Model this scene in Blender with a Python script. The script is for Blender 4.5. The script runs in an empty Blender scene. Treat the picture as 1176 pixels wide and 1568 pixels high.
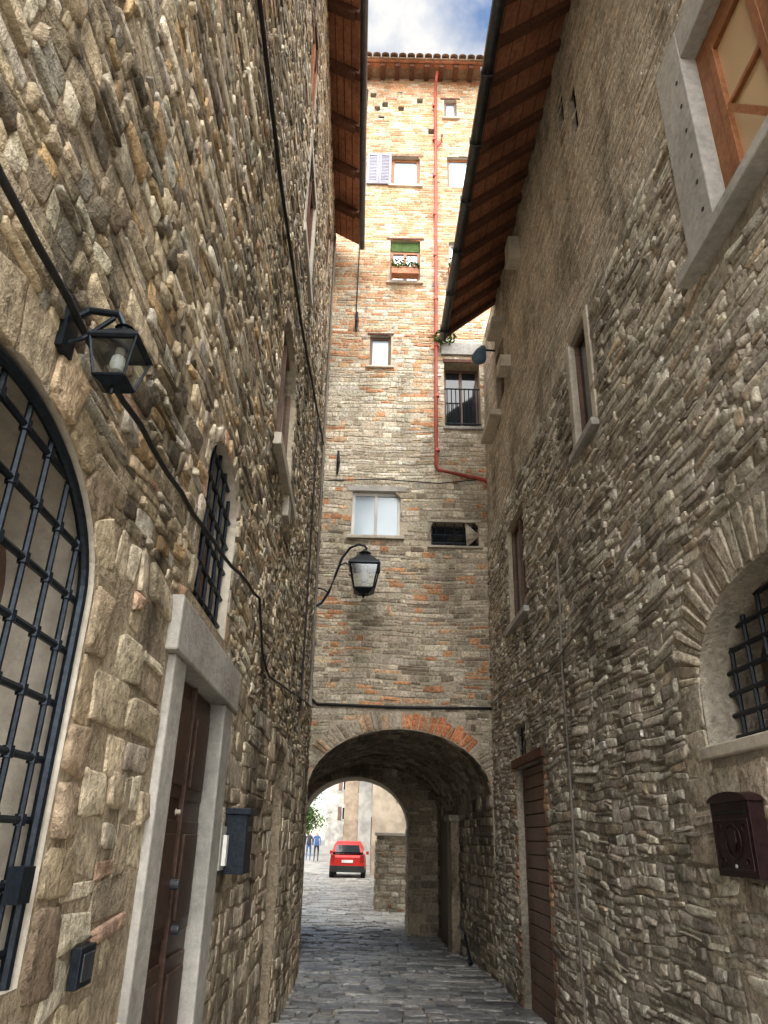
import bpy, math, random
import numpy as np
from mathutils import Vector, Matrix
random.seed(7)
SC=bpy.context.scene
COL=SC.collection
# ---------------------------------------------------------------- materials
def nt(name):
    m=bpy.data.materials.new(name); m.use_nodes=True
    n=m.node_tree; n.nodes.clear()
    out=n.nodes.new('ShaderNodeOutputMaterial'); b=n.nodes.new('ShaderNodeBsdfPrincipled')
    n.links.new(b.outputs[0],out.inputs[0]); return m,n,b
def mixc(n,fac,a,b,blend='MIX'):
    x=n.nodes.new('ShaderNodeMix'); x.data_type='RGBA'; x.blend_type=blend
    for sock,val in ((x.inputs[0],fac),(x.inputs[6],a),(x.inputs[7],b)):
        if isinstance(val,(int,float)): sock.default_value=val
        elif isinstance(val,tuple): sock.default_value=(*val,1)
        else: n.links.new(val,sock)
    return x.outputs[2]
def noise(n,scale,detail=5,rough=.6,vec=None):
    t=n.nodes.new('ShaderNodeTexNoise'); t.inputs['Scale'].default_value=scale
    t.inputs['Detail'].default_value=detail; t.inputs['Roughness'].default_value=rough
    if vec is None:
        g=n.nodes.new('ShaderNodeNewGeometry'); vec=g.outputs['Position']
    n.links.new(vec,t.inputs['Vector']); return t.outputs['Fac']
def ramp(n,fac,stops):
    r=n.nodes.new('ShaderNodeValToRGB'); n.links.new(fac,r.inputs[0])
    e=r.color_ramp.elements
    while len(e)<len(stops): e.new(.5)
    for i,(p,c) in enumerate(stops):
        e[i].position=p; e[i].color=(c,c,c,1) if isinstance(c,(int,float)) else (*c,1)
    return r.outputs[0]
def bump(n,b,h,strength,dist):
    x=n.nodes.new('ShaderNodeBump'); x.inputs['Strength'].default_value=strength; x.inputs['Distance'].default_value=dist
    n.links.new(h,x.inputs['Height']); n.links.new(x.outputs[0],b.inputs['Normal'])
def grime(n,c,amt=.45):
    # lichen and soot weathering, stretched down the wall
    g=n.nodes.new('ShaderNodeNewGeometry'); mp=n.nodes.new('ShaderNodeVectorMath'); mp.operation='MULTIPLY'
    n.links.new(g.outputs['Position'],mp.inputs[0]); mp.inputs[1].default_value=(1.6,1.6,.75)
    f=noise(n,1.0,4,.72,mp.outputs[0])
    return mixc(n,1.,c,ramp(n,f,[(.40,(1.06,1.05,1.03)),(.52,(.92,.92,.90)),(.64,(amt,amt*1.0,amt*.95))]),'MULTIPLY')
def stone_mat(name,scale=1.,bs=.8,rough=.92,amt=.45):
    m,n,b=nt(name)
    a=n.nodes.new('ShaderNodeAttribute'); a.attribute_name='col'
    f1=noise(n,24*scale,4,.75)
    c=mixc(n,1.,a.outputs['Color'],ramp(n,f1,[(.30,.38),(.5,1.0),(.70,1.5)]),'MULTIPLY')
    c=grime(n,c,amt)
    n.links.new(c,b.inputs['Base Color']); b.inputs['Roughness'].default_value=rough
    b.inputs['Specular IOR Level'].default_value=.25
    bump(n,b,f1,bs,.025)
    return m
def rough_mat(name,c1,c2,scale=6,rough=.9,bs=.5,bd=.01,metal=0.,stain=.35,gr=None):
    m,n,b=nt(name)
    f1=noise(n,scale,4,.7)
    c=mixc(n,ramp(n,f1,[(.35,0.),(.65,1.)]),c1,c2)
    if gr: c=grime(n,c,gr)
    else:
        f3=noise(n,1.3,2,.6); c=mixc(n,1.,c,ramp(n,f3,[(.35,1.-stain),(.6,1.05)]),'MULTIPLY')
    n.links.new(c,b.inputs['Base Color']); b.inputs['Roughness'].default_value=rough; b.inputs['Metallic'].default_value=metal
    b.inputs['Specular IOR Level'].default_value=.3
    bump(n,b,f1,bs,bd); return m
def glass_mat(name,c,rough=.06):
    m,n,b=nt(name); b.inputs['Base Color'].default_value=(*c,1); b.inputs['Roughness'].default_value=rough
    b.inputs['Specular IOR Level'].default_value=.8
    f=noise(n,3,2,.5); bump(n,b,f,.15,.01); return m
def pane_mat(name):
    m=bpy.data.materials.new(name); m.use_nodes=True; n=m.node_tree; n.nodes.clear()
    out=n.nodes.new('ShaderNodeOutputMaterial'); t=n.nodes.new('ShaderNodeBsdfTransparent'); g=n.nodes.new('ShaderNodeBsdfGlossy'); mx=n.nodes.new('ShaderNodeMixShader')
    t.inputs[0].default_value=(.86,.90,.89,1); g.inputs['Roughness'].default_value=.08; g.inputs[0].default_value=(.9,.95,1,1)
    mx.inputs[0].default_value=.16; n.links.new(t.outputs[0],mx.inputs[1]); n.links.new(g.outputs[0],mx.inputs[2]); n.links.new(mx.outputs[0],out.inputs[0]); return m
M={}
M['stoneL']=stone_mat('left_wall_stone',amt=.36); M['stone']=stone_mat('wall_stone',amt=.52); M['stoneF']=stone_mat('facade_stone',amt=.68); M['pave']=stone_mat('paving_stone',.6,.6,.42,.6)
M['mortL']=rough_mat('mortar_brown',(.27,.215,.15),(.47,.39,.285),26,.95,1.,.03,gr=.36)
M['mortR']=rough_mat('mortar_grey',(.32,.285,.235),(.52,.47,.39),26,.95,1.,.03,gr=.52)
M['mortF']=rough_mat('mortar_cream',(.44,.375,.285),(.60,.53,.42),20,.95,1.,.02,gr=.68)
M['streetfar']=rough_mat('pale_street',(.27,.26,.24),(.34,.325,.295),5,.9,.5,.01)
M['body']=rough_mat('rubble_core',(.25,.2,.15),(.4,.35,.28),4)
M['frame']=rough_mat('grey_stone_frame',(.34,.33,.305),(.48,.46,.42),18,.85,.6,.01,stain=.3)
M['frameW']=rough_mat('pale_stone_frame',(.48,.43,.35),(.62,.57,.48),18,.9,.6,.01,stain=.3)
M['iron']=rough_mat('black_iron',(.010,.015,.022),(.025,.034,.046),60,.42,.3,.002,.5)
M['dooru']=rough_mat('dark_door_wood',(.04,.022,.016),(.09,.05,.036),30,.45,.3,.003)
M['doorb']=rough_mat('brown_door_wood',(.14,.085,.06),(.22,.14,.10),30,.6,.4,.004)
M['wood']=rough_mat('orange_window_wood',(.22,.08,.03),(.34,.14,.055),22,.5,.3,.003)
M['raft']=rough_mat('rafter_wood',(.08,.034,.022),(.17,.078,.046),24,.8,.6,.008)
M['tile']=rough_mat('terracotta',(.34,.135,.08),(.52,.26,.155),14,.9,.6,.01)
M['tileT']=rough_mat('roof_tile_weathered',(.20,.14,.10),(.40,.28,.19),14,.9,.6,.01)
M['redpipe']=rough_mat('red_painted_pipe',(.36,.06,.045),(.45,.10,.07),12,.5,.2,.003)
M['gutter']=rough_mat('dark_gutter',(.04,.05,.055),(.09,.10,.11),10,.4,.2,.003,.4)
M['glassD']=glass_mat('dark_glass',(.015,.02,.025)); M['glassL']=glass_mat('sky_painted_glass',(.40,.50,.57),.12); M['glassT']=glass_mat('tan_curtained_glass',(.52,.36,.20),.12)  # glassL: bluish-white sky reflection painted into the base colour
M['dark']=rough_mat('dark_interior',(.008,.007,.006),(.02,.017,.014),5)
M['cable']=rough_mat('cable_black',(.015,.015,.016),(.03,.03,.03),40,.6,.2,.002)
M['cableg']=rough_mat('cable_grey',(.16,.145,.125),(.24,.215,.185),40,.7,.2,.002)
M['shut']=rough_mat('grey_blue_shutter',(.27,.27,.34),(.36,.36,.43),20,.6,.2,.002)
M['maroon']=rough_mat('dark_maroon_metal',(.022,.010,.012),(.045,.020,.021),40,.38,.4,.003,.3)
M['white']=rough_mat('white_paint',(.72,.72,.70),(.8,.8,.78),8,.6,.1,.002)
M['leaf']=rough_mat('leaves',(.05,.11,.025),(.12,.20,.05),20,.7,.1,.002)
M['flower']=rough_mat('flowers',(.45,.06,.05),(.6,.2,.15),20,.7,.1,.002)
M['plastcream']=rough_mat('cream_plaster',(.38,.32,.235),(.47,.40,.31),2,.95,.3,.005)
M['plastpink']=rough_mat('pink_plaster',(.38,.28,.20),(.46,.36,.27),2,.95,.3,.005)
M['plastwhite']=rough_mat('white_plaster',(.44,.425,.38),(.52,.50,.46),2,.95,.3,.005)
M['bark']=rough_mat('bark',(.09,.06,.04),(.16,.12,.08),12)
M['lampglass']=pane_mat('lantern_glass')
M['blue']=rough_mat('blue_paint',(.10,.19,.30),(.14,.24,.36),12,.5,.2,.003)
M['carred']=rough_mat('red_car_paint',(.42,.018,.016),(.48,.025,.02),3,.25,.02,.001,stain=.1)
M['tyre']=rough_mat('tyre',(.02,.02,.02),(.03,.03,.03),30)
M['carlight']=rough_mat('tail_light',(.25,.01,.01),(.35,.03,.02),8,.2,.05,.001)
M['skin']=rough_mat('skin',(.5,.3,.2),(.55,.34,.24),8)
M['cloth1']=rough_mat('blue_cloth',(.05,.10,.25),(.07,.14,.3),30)
M['cloth2']=rough_mat('dark_cloth',(.03,.03,.05),(.05,.05,.07),30)
# ---------------------------------------------------------------- frames (wall-local -> world)
def mapL(s,z,d): return (-.70-.025*s-.013*(z-1.6)+d, s, z)
def mapR(s,z,d): return (1.83-.02*s+.015*(z-1.6)-d, s, z)
YF=10.5
def mapF(s,z,d): return (s, YF-d, z)
def mapW(s,z,d): return (s,z,d)    # world x,y,z
def empty(name):
    e=bpy.data.objects.new(name,None); COL.objects.link(e); return e
class MB:
    def __init__(s): s.v=[];s.f=[];s.m=[];s.mats=[]
    def mi(s,mat):
        if mat not in s.mats: s.mats.append(mat)
        return s.mats.index(mat)
    def add(s,vs,fs,mat):
        o=len(s.v); s.v+= [tuple(map(float,p)) for p in vs]; k=s.mi(mat)
        for f in fs: s.f.append([i+o for i in f]); s.m.append(k)
    def box(s,mp,a0,a1,b0,b1,c0,c1,mat):
        vs=[mp(a,b,c) for a in (a0,a1) for b in (b0,b1) for c in (c0,c1)]
        s.add(vs,[(0,1,3,2),(4,6,7,5),(0,4,5,1),(2,3,7,6),(0,2,6,4),(1,5,7,3)],mat)
    def tube(s,pts,r,mat,n=8,cap=True):
        pts=[Vector(p) for p in pts]; vs=[];fs=[]
        rs=r if isinstance(r,(list,tuple)) else [r]*len(pts)
        ref=Vector((0,0,1))
        for i,p in enumerate(pts):
            t=(pts[min(i+1,len(pts)-1)]-pts[max(i-1,0)]).normalized()
            if abs(t.dot(ref))>.95: ref=Vector((1,0,0)) if abs(t.x)<.9 else Vector((0,1,0))
            a=t.cross(ref).normalized(); b=t.cross(a).normalized()
            for k in range(n):
                q=2*math.pi*k/n; vs.append(p+(a*math.cos(q)+b*math.sin(q))*rs[i])
        for i in range(len(pts)-1):
            for k in range(n):
                k2=(k+1)%n; fs.append((i*n+k,i*n+k2,(i+1)*n+k2,(i+1)*n+k))
        if cap: fs+= [tuple(range(n)),tuple(range((len(pts)-1)*n,len(pts)*n))]
        s.add(vs,fs,mat)
    def build(s,name,parent=None,bevel=0,smooth=False):
        me=bpy.data.meshes.new(name); me.from_pydata(s.v,[],s.f)
        for m in s.mats: me.materials.append(M[m])
        me.polygons.foreach_set('material_index',s.m)
        if smooth: me.polygons.foreach_set('use_smooth',[True]*len(me.polygons))
        me.update(); o=bpy.data.objects.new(name,me); COL.objects.link(o)
        if parent: o.parent=parent
        if bevel:
            b=o.modifiers.new('b','BEVEL'); b.width=bevel; b.segments=2; b.limit_method='ANGLE'
        return o
# ---------------------------------------------------------------- stone generator
def rows(s0,s1,z0,z1,h,l,rng,split=.2,var=.35,lv=.42):
    q=[]; z=z0
    while z<z1-1e-6:
        hh=h*rng.uniform(1-var,1+var)
        if z+hh>z1-h*.4: hh=z1-z
        s=s0-rng.uniform(0,l)
        while s<s1:
            ll=max(.4*hh,l*math.exp(rng.normal(0,lv)))
            a,b=max(s,s0),min(s+ll,s1); s+=ll
            if b-a<.02: continue
            if hh>h*.9 and rng.random()<split:
                m=z+hh*rng.uniform(.35,.65)
                for (c,d) in ((z,m),(m,z+hh)): q.append(((a,c),(b,c),(b,d),(a,d)))
            elif rng.random()<.12 and b-a>hh*1.2:
                m=(a+b)/2; q.append(((a,z),(m,z),(m,z+hh),(a,z+hh))); q.append(((m,z),(b,z),(b,z+hh),(m,z+hh)))
            else: q.append(((a,z),(b,z),(b,z+hh),(a,z+hh)))
        z+=hh
    return q
def arc_pts(c,a,zs,r,n=14):
    return [(c-a*math.cos(math.pi*i/n), zs+r*math.sin(math.pi*i/n)) for i in range(n+1)]
def voussoirs(c,a,zs,r,th,n,rng):
    q=[]; e=[0]
    for i in range(n): e.append(e[-1]+rng.uniform(.7,1.3))
    e=[math.pi*x/e[-1] for x in e]
    P=lambda t,o:(c-(a+o)*math.cos(t), zs+(r+o)*math.sin(t))
    for i in range(n):
        o=th*rng.uniform(.85,1.15); q.append((P(e[i],.005),P(e[i+1],.005),P(e[i+1],o),P(e[i],o)))
    return q
def inhole(s,z,H,mg=0.):
    s0,s1,z0,zs,r=H; c=(s0+s1)/2; a=(s1-s0)/2+mg
    R=(s>s0-mg)&(s<s1+mg)&(z>z0-mg)&(z<=zs)
    if r>0: R|=(z>zs)&((((s-c)/a)**2+((z-zs)/(r+mg))**2)<1)
    return R
def stones(name,quads,mp,rng,colf,relief=.02,gap=.008,holes=(),excl=(),jit=.006,warp=0.,mat='stone',parent=None,N=12,pw=.5):
    Q=np.array(quads,float)
    C=Q.mean(1); keep=np.ones(len(Q),bool)
    for H in holes: keep&=~inhole(C[:,0],C[:,1],H)
    for E in excl: keep&=~inhole(C[:,0],C[:,1],E[0],E[1])
    Q=Q[keep]; C=C[keep]; n=len(Q)
    Q=Q+rng.normal(0,jit,Q.shape)
    w=np.linalg.norm(Q[:,1]-Q[:,0],axis=1); h=np.linalg.norm(Q[:,3]-Q[:,0],axis=1)
    g=gap*rng.uniform(.5,1.6,n)
    fx=np.clip(1-g/w,.3,1); fy=np.clip(1-g/h,.3,1)
    ang=np.arange(N)*2*math.pi/N+math.pi/N
    pwr=pw*rng.uniform(.5,1.6,(n,1))
    ox=np.sign(np.cos(ang))*np.abs(np.cos(ang))**pwr; oy=np.sign(np.sin(ang))*np.abs(np.sin(ang))**pwr
    rad=1+rng.normal(0,.045,(n,N))
    rel=relief*rng.uniform(.1,1.6,n)
    tx=rng.normal(0,.3,n)*rel; ty=rng.normal(0,.3,n)*rel
    S=np.zeros((n,3*N+1)); Z=np.zeros_like(S); D=np.zeros_like(S)
    def bil(x,y):
        x=np.clip(x*fx[:,None],-1,1); y=np.clip(y*fy[:,None],-1,1)
        a=(1-x)*(1-y)/4; b=(1+x)*(1-y)/4; c=(1+x)*(1+y)/4; d=(1-x)*(1+y)/4
        return (a*Q[:,0,0,None]+b*Q[:,1,0,None]+c*Q[:,2,0,None]+d*Q[:,3,0,None],
                a*Q[:,0,1,None]+b*Q[:,1,1,None]+c*Q[:,2,1,None]+d*Q[:,3,1,None])
    bw=.004+.22*rel
    for k in range(3):
        if k==0: sx=np.ones(n); sy=np.ones(n)
        elif k==1: sx=np.clip(1-.5*bw/w,.6,1); sy=np.clip(1-.5*bw/h,.6,1)
        else: sx=np.clip(1-3.*bw/w,.5,1); sy=np.clip(1-3.*bw/h,.5,1)
        x=ox*rad*sx[:,None]; y=oy*rad*sy[:,None]
        s_,z_=bil(x,y); S[:,k*N:(k+1)*N]=s_; Z[:,k*N:(k+1)*N]=z_
        if k==0: D[:,:N]=-.006-rel[:,None]*.2
        else: D[:,k*N:(k+1)*N]=(.78 if k==1 else 1.)*rel[:,None]+(tx[:,None]*x+ty[:,None]*y)+rng.normal(0,.10,(n,N))*rel[:,None]
    s_,z_=bil(rng.normal(0,.2,(n,1)),rng.normal(0,.2,(n,1))); S[:,-1:]=s_; Z[:,-1:]=z_; D[:,-1]=rel*(1.02+rng.normal(0,.15,n))
    if warp:
        Z=Z+warp*(np.sin(1.9*S+.7*Z)+.6*np.sin(4.3*S-1.3*Z+1)+.35*np.sin(9.1*S+2.2*Z+2))
        S=S+warp*.6*np.sin(3.1*Z+1.1*S)
    for H in holes:
        s0,s1,z0,zs,r=H; ins=inhole(S,Z,H)
        low=ins&(Z<=zs)
        dl=S-s0; dr=s1-S; db=Z-z0; dt=(zs-Z) if r==0 else np.full_like(Z,9.)
        st=np.stack([dl,dr,db,dt]); k=st.argmin(0)
        S=np.where(low&(k==0),s0,S); S=np.where(low&(k==1),s1,S); Z=np.where(low&(k==2),z0,Z); Z=np.where(low&(k==3),zs,Z)
        if r>0:
            c=(s0+s1)/2; a=(s1-s0)/2; up=ins&~low
            q=np.sqrt(((S-c)/a)**2+((Z-zs)/r)**2)+1e-6
            S=np.where(up,c+(S-c)/q,S); Z=np.where(up,zs+(Z-zs)/q,Z)
    X,Y,W=mp(S.ravel(),Z.ravel(),D.ravel())
    co=np.stack([X+0*Y,Y+0*X,W+0*X],1).astype(np.float32)
    K=3*N+1; k=np.arange(N); k2=(k+1)%N
    q1=np.stack([k,k2,k2+N,k+N],1); q2=q1+N; quad=np.concatenate([q1,q2])
    tri=np.stack([k+2*N,k2+2*N,np.full(N,3*N)],1)
    base=(np.arange(n)*K)[:,None,None]
    qi=(quad[None]+base).reshape(-1); ti=(tri[None]+base).reshape(-1)
    nq=n*2*N; ntr=n*N
    me=bpy.data.meshes.new(name); me.vertices.add(len(co)); me.vertices.foreach_set('co',co.ravel())
    me.loops.add(nq*4+ntr*3); me.loops.foreach_set('vertex_index',np.concatenate([qi,ti]).astype(np.int32))
    me.polygons.add(nq+ntr)
    ls=np.concatenate([np.arange(nq)*4,nq*4+np.arange(ntr)*3]).astype(np.int32)
    me.polygons.foreach_set('loop_start',ls)
    me.polygons.foreach_set('use_smooth',np.ones(nq+ntr,bool))
    me.update(calc_edges=True)
    col=colf(C[:,0],C[:,1],rng,n); c4=np.ones((n,K,4),np.float32); c4[:,:,:3]=col[:,None,:]
    at=me.attributes.new('col','FLOAT_COLOR','POINT'); at.data.foreach_set('color',c4.ravel())
    me.materials.append(M[mat])
    o=bpy.data.objects.new(name,me); COL.objects.link(o)
    if parent: o.parent=parent
    return o
def pick(rng,n,pal,w,var=.18):
    p=np.array(pal); idx=rng.choice(len(pal),n,p=np.array(w)/np.sum(w)); c=p[idx]
    return np.clip(c*np.exp(rng.normal(0,var,(n,1)))*(1+rng.normal(0,.012,(n,3))),.01,.85)
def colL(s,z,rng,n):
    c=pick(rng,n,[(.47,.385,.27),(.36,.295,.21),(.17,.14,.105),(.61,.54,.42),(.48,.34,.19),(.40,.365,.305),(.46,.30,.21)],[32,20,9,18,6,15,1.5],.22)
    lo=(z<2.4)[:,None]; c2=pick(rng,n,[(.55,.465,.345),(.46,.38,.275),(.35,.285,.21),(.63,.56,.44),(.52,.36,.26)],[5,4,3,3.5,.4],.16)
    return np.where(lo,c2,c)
def colR(s,z,rng,n):
    c=pick(rng,n,[(.52,.475,.40),(.43,.39,.325),(.31,.28,.235),(.64,.60,.52),(.47,.39,.29)],[32,26,11,20,6],.18)
    up=(z>6)[:,None]; c2=pick(rng,n,[(.54,.475,.385),(.47,.405,.32),(.59,.53,.44),(.48,.37,.27)],[5,4,4,1.],.09)
    return np.where(up,c2,c)
def colF(s,z,rng,n):
    st=pick(rng,n,[(.62,.55,.44),(.53,.46,.36),(.68,.62,.52),(.40,.33,.25)],[5,4,4,1.2],.12)
    lowc=pick(rng,n,[(.49,.43,.34),(.41,.35,.27),(.58,.52,.42),(.28,.23,.175)],[5,4,3,1.5],.15)
    br=pick(rng,n,[(.60,.33,.18),(.54,.28,.155),(.64,.43,.27),(.61,.49,.34)],[5,3.5,4,3],.12)
    wv=.12*np.sin(s*3.1+z*2.3)+.12*np.sin(s*1.3-z*3.7+1)
    pb=np.clip(np.interp(z,[3,5.5,6.5,7.6,9,10.3,11.5,18],[.08,.18,.14,.03,.14,.50,.85,.97])+wv*1.2+ .45*((z>7.6)&(z<10.5)&(s>.45)&(s<.9)),.02,.97)
    isb=(rng.random(n)<pb)[:,None]
    c=np.where((z<6.8)[:,None],lowc,st); return np.where(isb,br,c)
# ---------------------------------------------------------------- wall sheets with openings
def wallsheet(mb,mp,s0,s1,z0,z1,holes,mat,step=1.0):
    S=set(np.round(np.append(np.arange(s0,s1,step),s1),4)); Zs=set(np.round(np.append(np.arange(z0,z1,step),z1),4))
    for h in holes:
        S|={h[0],h[1]}; Zs|={h[2],h[3]+h[4]}
    S=sorted(x for x in S if s0<=x<=s1); Zs=sorted(x for x in Zs if z0<=x<=z1)
    for i in range(len(S)-1):
        for j in range(len(Zs)-1):
            cs=(S[i]+S[i+1])/2; cz=(Zs[j]+Zs[j+1])/2
            if any(h[0]<cs<h[1] and h[2]<cz<h[3]+h[4] for h in holes): continue
            mb.add([mp(S[i],Zs[j],0),mp(S[i+1],Zs[j],0),mp(S[i+1],Zs[j+1],0),mp(S[i],Zs[j+1],0)],[(0,1,2,3)],mat)
    for h in holes:
        if h[4]>0:
            A=arc_pts((h[0]+h[1])/2,(h[1]-h[0])/2,h[3],h[4],20); top=h[3]+h[4]
            for (a,b) in zip(A,A[1:]):
                mb.add([mp(a[0],a[1],0),mp(b[0],b[1],0),mp(b[0],top,0),mp(a[0],top,0)],[(0,1,2,3)],mat)
def outline(h,n=20):
    P=[(h[1],h[2]),(h[0],h[2])]
    P+= arc_pts((h[0]+h[1])/2,(h[1]-h[0])/2,h[3],h[4],n) if h[4]>0 else [(h[0],h[3]),(h[1],h[3])]
    return P
def reveal(mb,mp,h,depth,mat,back='dark'):
    P=outline(h); n=len(P)
    for i in range(n):
        a,b=P[i],P[(i+1)%n]
        mb.add([mp(*a,.001),mp(*b,.001),mp(*b,-depth),mp(*a,-depth)],[(0,1,2,3)],mat)
    if back: mb.add([mp(*p,-depth) for p in P],[tuple(range(n))],back)
def window(mb,mp,h,d,fw=.05,mat='wood',glass='glassD',nv=1,nh=0):
    s0,s1,z0,z1=h[0],h[1],h[2],h[3]+h[4]
    mb.box(mp,s0,s0+fw,z0,z1,-d,-d+.05,mat); mb.box(mp,s1-fw,s1,z0,z1,-d,-d+.05,mat)
    mb.box(mp,s0+fw,s1-fw,z0,z0+fw,-d,-d+.048,mat); mb.box(mp,s0+fw,s1-fw,z1-fw,z1,-d,-d+.048,mat)
    for i in range(nv):
        c=s0+(s1-s0)*(i+1)/(nv+1); mb.box(mp,c-fw*.5,c+fw*.5,z0+fw,z1-fw,-d,-d+.056,mat)
    for i in range(nh):
        c=z0+(z1-z0)*(i+1)/(nh+1); mb.box(mp,s0+fw,s1-fw,c-fw*.3,c+fw*.3,-d,-d+.044,mat)
    mb.box(mp,s0+.01,s1-.01,z0+.01,z1-.01,-d+.01,-d+.02,glass)
def grille(mb,mp,h,d,nv,nh,r=.012,flat=False):
    s0,s1,z0,zs,ri=h; c=(s0+s1)/2; a=(s1-s0)/2
    for i in range(nv):
        s=s0+(s1-s0)*(i+.5)/nv; top=zs+(ri*math.sqrt(max(0,1-((s-c)/a)**2)) if ri>0 else 0)
        mb.tube([mp(s,z0,d),mp(s,top,d)],r,'iron',6)
    for j in range(nh):
        z=z0+(zs+ri-z0)*(j+.5)/nh; w=a*(math.sqrt(max(0,1-((z-zs)/ri)**2)) if z>zs and ri>0 else 1)
        mb.tube([mp(c-w,z,d),mp(c+w,z,d)],r*1.15,'iron',6)
    return
rng=np.random.default_rng(3)
E3=.003
# ================================================================= LEFT HOUSE
LH=empty('stone_house')
WL1=(.72,1.76,1.30,2.13,.34)
WL2=(2.78,3.55,2.50,3.08,.28)
DL=(2.74,3.64,-.2,2.20,0)
WL3=(4.65,5.85,4.35,5.35,.42)
DL2=(6.35,7.15,-.2,2.1,.25)
U1=(4.85,5.6,9.1,10.1,0); U2=(5.45,6.3,7.3,8.6,0); U3=(8.2,9.0,9.7,10.9,0)
HL=[WL1,WL2,DL,WL3,DL2,U1,U2,U3]
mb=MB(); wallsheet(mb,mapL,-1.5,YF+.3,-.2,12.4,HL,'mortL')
reveal(mb,mapL,WL1,.30,'frameW'); reveal(mb,mapL,WL2,.20,'frameW'); reveal(mb,mapL,DL,.08,'frame','dooru')
reveal(mb,mapL,WL3,.10,'mortF'); reveal(mb,mapL,DL2,.13,'mortL','dooru')
for u in (U1,U2,U3): reveal(mb,mapL,u,.07,'frameW')
mb.box(mapW,-9,-1.45,-1.5,YF-.02,-.2,12.3,'body')
mb.build('wall_mortar',LH)
q=rows(-1.5,YF,2.42,12.3,.064,.115,rng,.22,.42,.5)
exL=[((WL2[0],WL2[1],WL2[2],WL2[3],WL2[4]),.10),((WL1[0],WL1[1],WL1[2],WL1[3],WL1[4]),.17),((2.55,3.87,0,2.42,0),0),
     ((U1),.04),(U2,.1),((WL3),.06)]
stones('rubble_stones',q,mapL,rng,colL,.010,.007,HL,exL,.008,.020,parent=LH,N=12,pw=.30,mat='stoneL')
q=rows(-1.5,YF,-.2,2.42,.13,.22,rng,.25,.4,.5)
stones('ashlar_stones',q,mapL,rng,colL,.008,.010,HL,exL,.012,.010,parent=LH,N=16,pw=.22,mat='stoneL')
colV=lambda s,z,r,n: pick(r,n,[(.42,.33,.225),(.34,.265,.19),(.50,.41,.295)],[3,3,2],.2)
colP=lambda s,z,r,n: pick(r,n,[(.60,.53,.42),(.51,.44,.34),(.47,.32,.22)],[4,3,1],.12)
q=voussoirs(1.24,.52,2.13,.34,.17,11,rng)
z=1.25
while z<2.13:
    h=rng.uniform(.12,.2); q.append(((1.77,z),(1.77+rng.uniform(.13,.2),z),(1.77+.16,z+h),(1.77,z+h))); z+=h
stones('window_arch_stones',q,mapL,rng,colV,.010,.010,[],[],.006,0,parent=LH,N=16,pw=.18,mat='stoneL')
q=voussoirs(3.165,.385,3.08,.28,.10,10,rng)
for e in (2.68,3.56):
    z=2.5
    while z<3.06: h=.14; q.append(((e,z),(e+.10,z),(e+.10,z+h),(e,z+h))); z+=h
q+=voussoirs(5.25,.60,5.35,.42,.1,14,rng)
for e in (4.56,5.86):
    z=4.35
    while z<5.33: h=.14; q.append(((e,z),(e+.09,z),(e+.09,z+h),(e,z+h))); z+=h
stones('pale_window_surrounds',q,mapL,rng,colP,.010,.008,[],[],.004,0,parent=LH,N=12,pw=.2)
mb=MB()
mb.box(mapL,2.56,2.74+E3,-.2,2.20-E3,-.1,.028,'frame'); mb.box(mapL,3.64-E3,3.86,-.2,2.20-E3,-.1,.028,'frame'); mb.box(mapL,2.50,3.92,2.20-.002,2.405,-.1,.045,'frame')
mb.box(mapL,4.55,5.95,4.25,4.35+E3,-.05,.07,'frameW'); mb.box(mapL,5.4,5.6,4.05,4.247,-.02,.06,'frameW')
for u in (U2,):
    mb.box(mapL,u[0]-.13,u[0]+E3,u[2],u[3],-.02,.016,'frameW'); mb.box(mapL,u[1]-E3,u[1]+.13,u[2],u[3],-.02,.016,'frameW')
    mb.box(mapL,u[0]-.16,u[1]+.16,u[2]-.12,u[2]-.002,-.02,.04,'frameW'); mb.box(mapL,u[0]-.13,u[1]+.13,u[3]+.002,u[3]+.14,-.02,.02,'frameW')
mb.build('stone_frames',LH,.008)
mb=MB(); window(mb,mapL,U1,.06,.09,'wood','glassD'); window(mb,mapL,U2,.065,.06,'raft','glassD'); window(mb,mapL,U3,.065,.08,'raft','glassD'); window(mb,mapL,(WL3[0],WL3[1],WL3[2],WL3[3]+.38,0),.098,.05,'doorb','glassD')
mb.build('windows',LH,.004)
mb=MB()
mb.box(mapL,2.745,3.635,-.1,2.19,-.075,-.045,'dooru')
for (a,b) in ((2.80,3.16),(3.22,3.58)):
    for (c,d) in ((.15,.62),(.70,1.15),(1.23,1.65),(1.73,2.12)):
        mb.box(mapL,a,b,c,d,-.046,-.030,'dooru'); mb.box(mapL,a+.05,b-.05,c+.05,d-.05,-.032,-.018,'dooru')
mb.box(mapL,3.182,3.198,0,2.19,-.046,-.02,'dooru')
mb.tube([mapL(3.12,1.42,-.03),mapL(3.12,1.42,.015)],.020,'gutter',12); mb.tube([mapL(3.28,1.25,-.03),mapL(3.28,1.25,0)],.018,'gutter',12); mb.tube([mapL(3.10,1.68,-.03),mapL(3.10,1.68,-.01)],.010,'frameW',8)
mb.build('door',LH,.006)
mb=MB()
grille(mb,mapL,(WL1[0]+.02,WL1[1]-.02,WL1[2],WL1[3],WL1[4]-.02),-.03,8,9,.0075)
for A in (arc_pts(1.24,.50,2.13,.32,24),): mb.tube([mapL(1.74,1.3,-.02)]+[mapL(a[0],a[1],-.02) for a in reversed(A)]+[mapL(.74,1.3,-.02)],.014,'iron',8)
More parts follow.
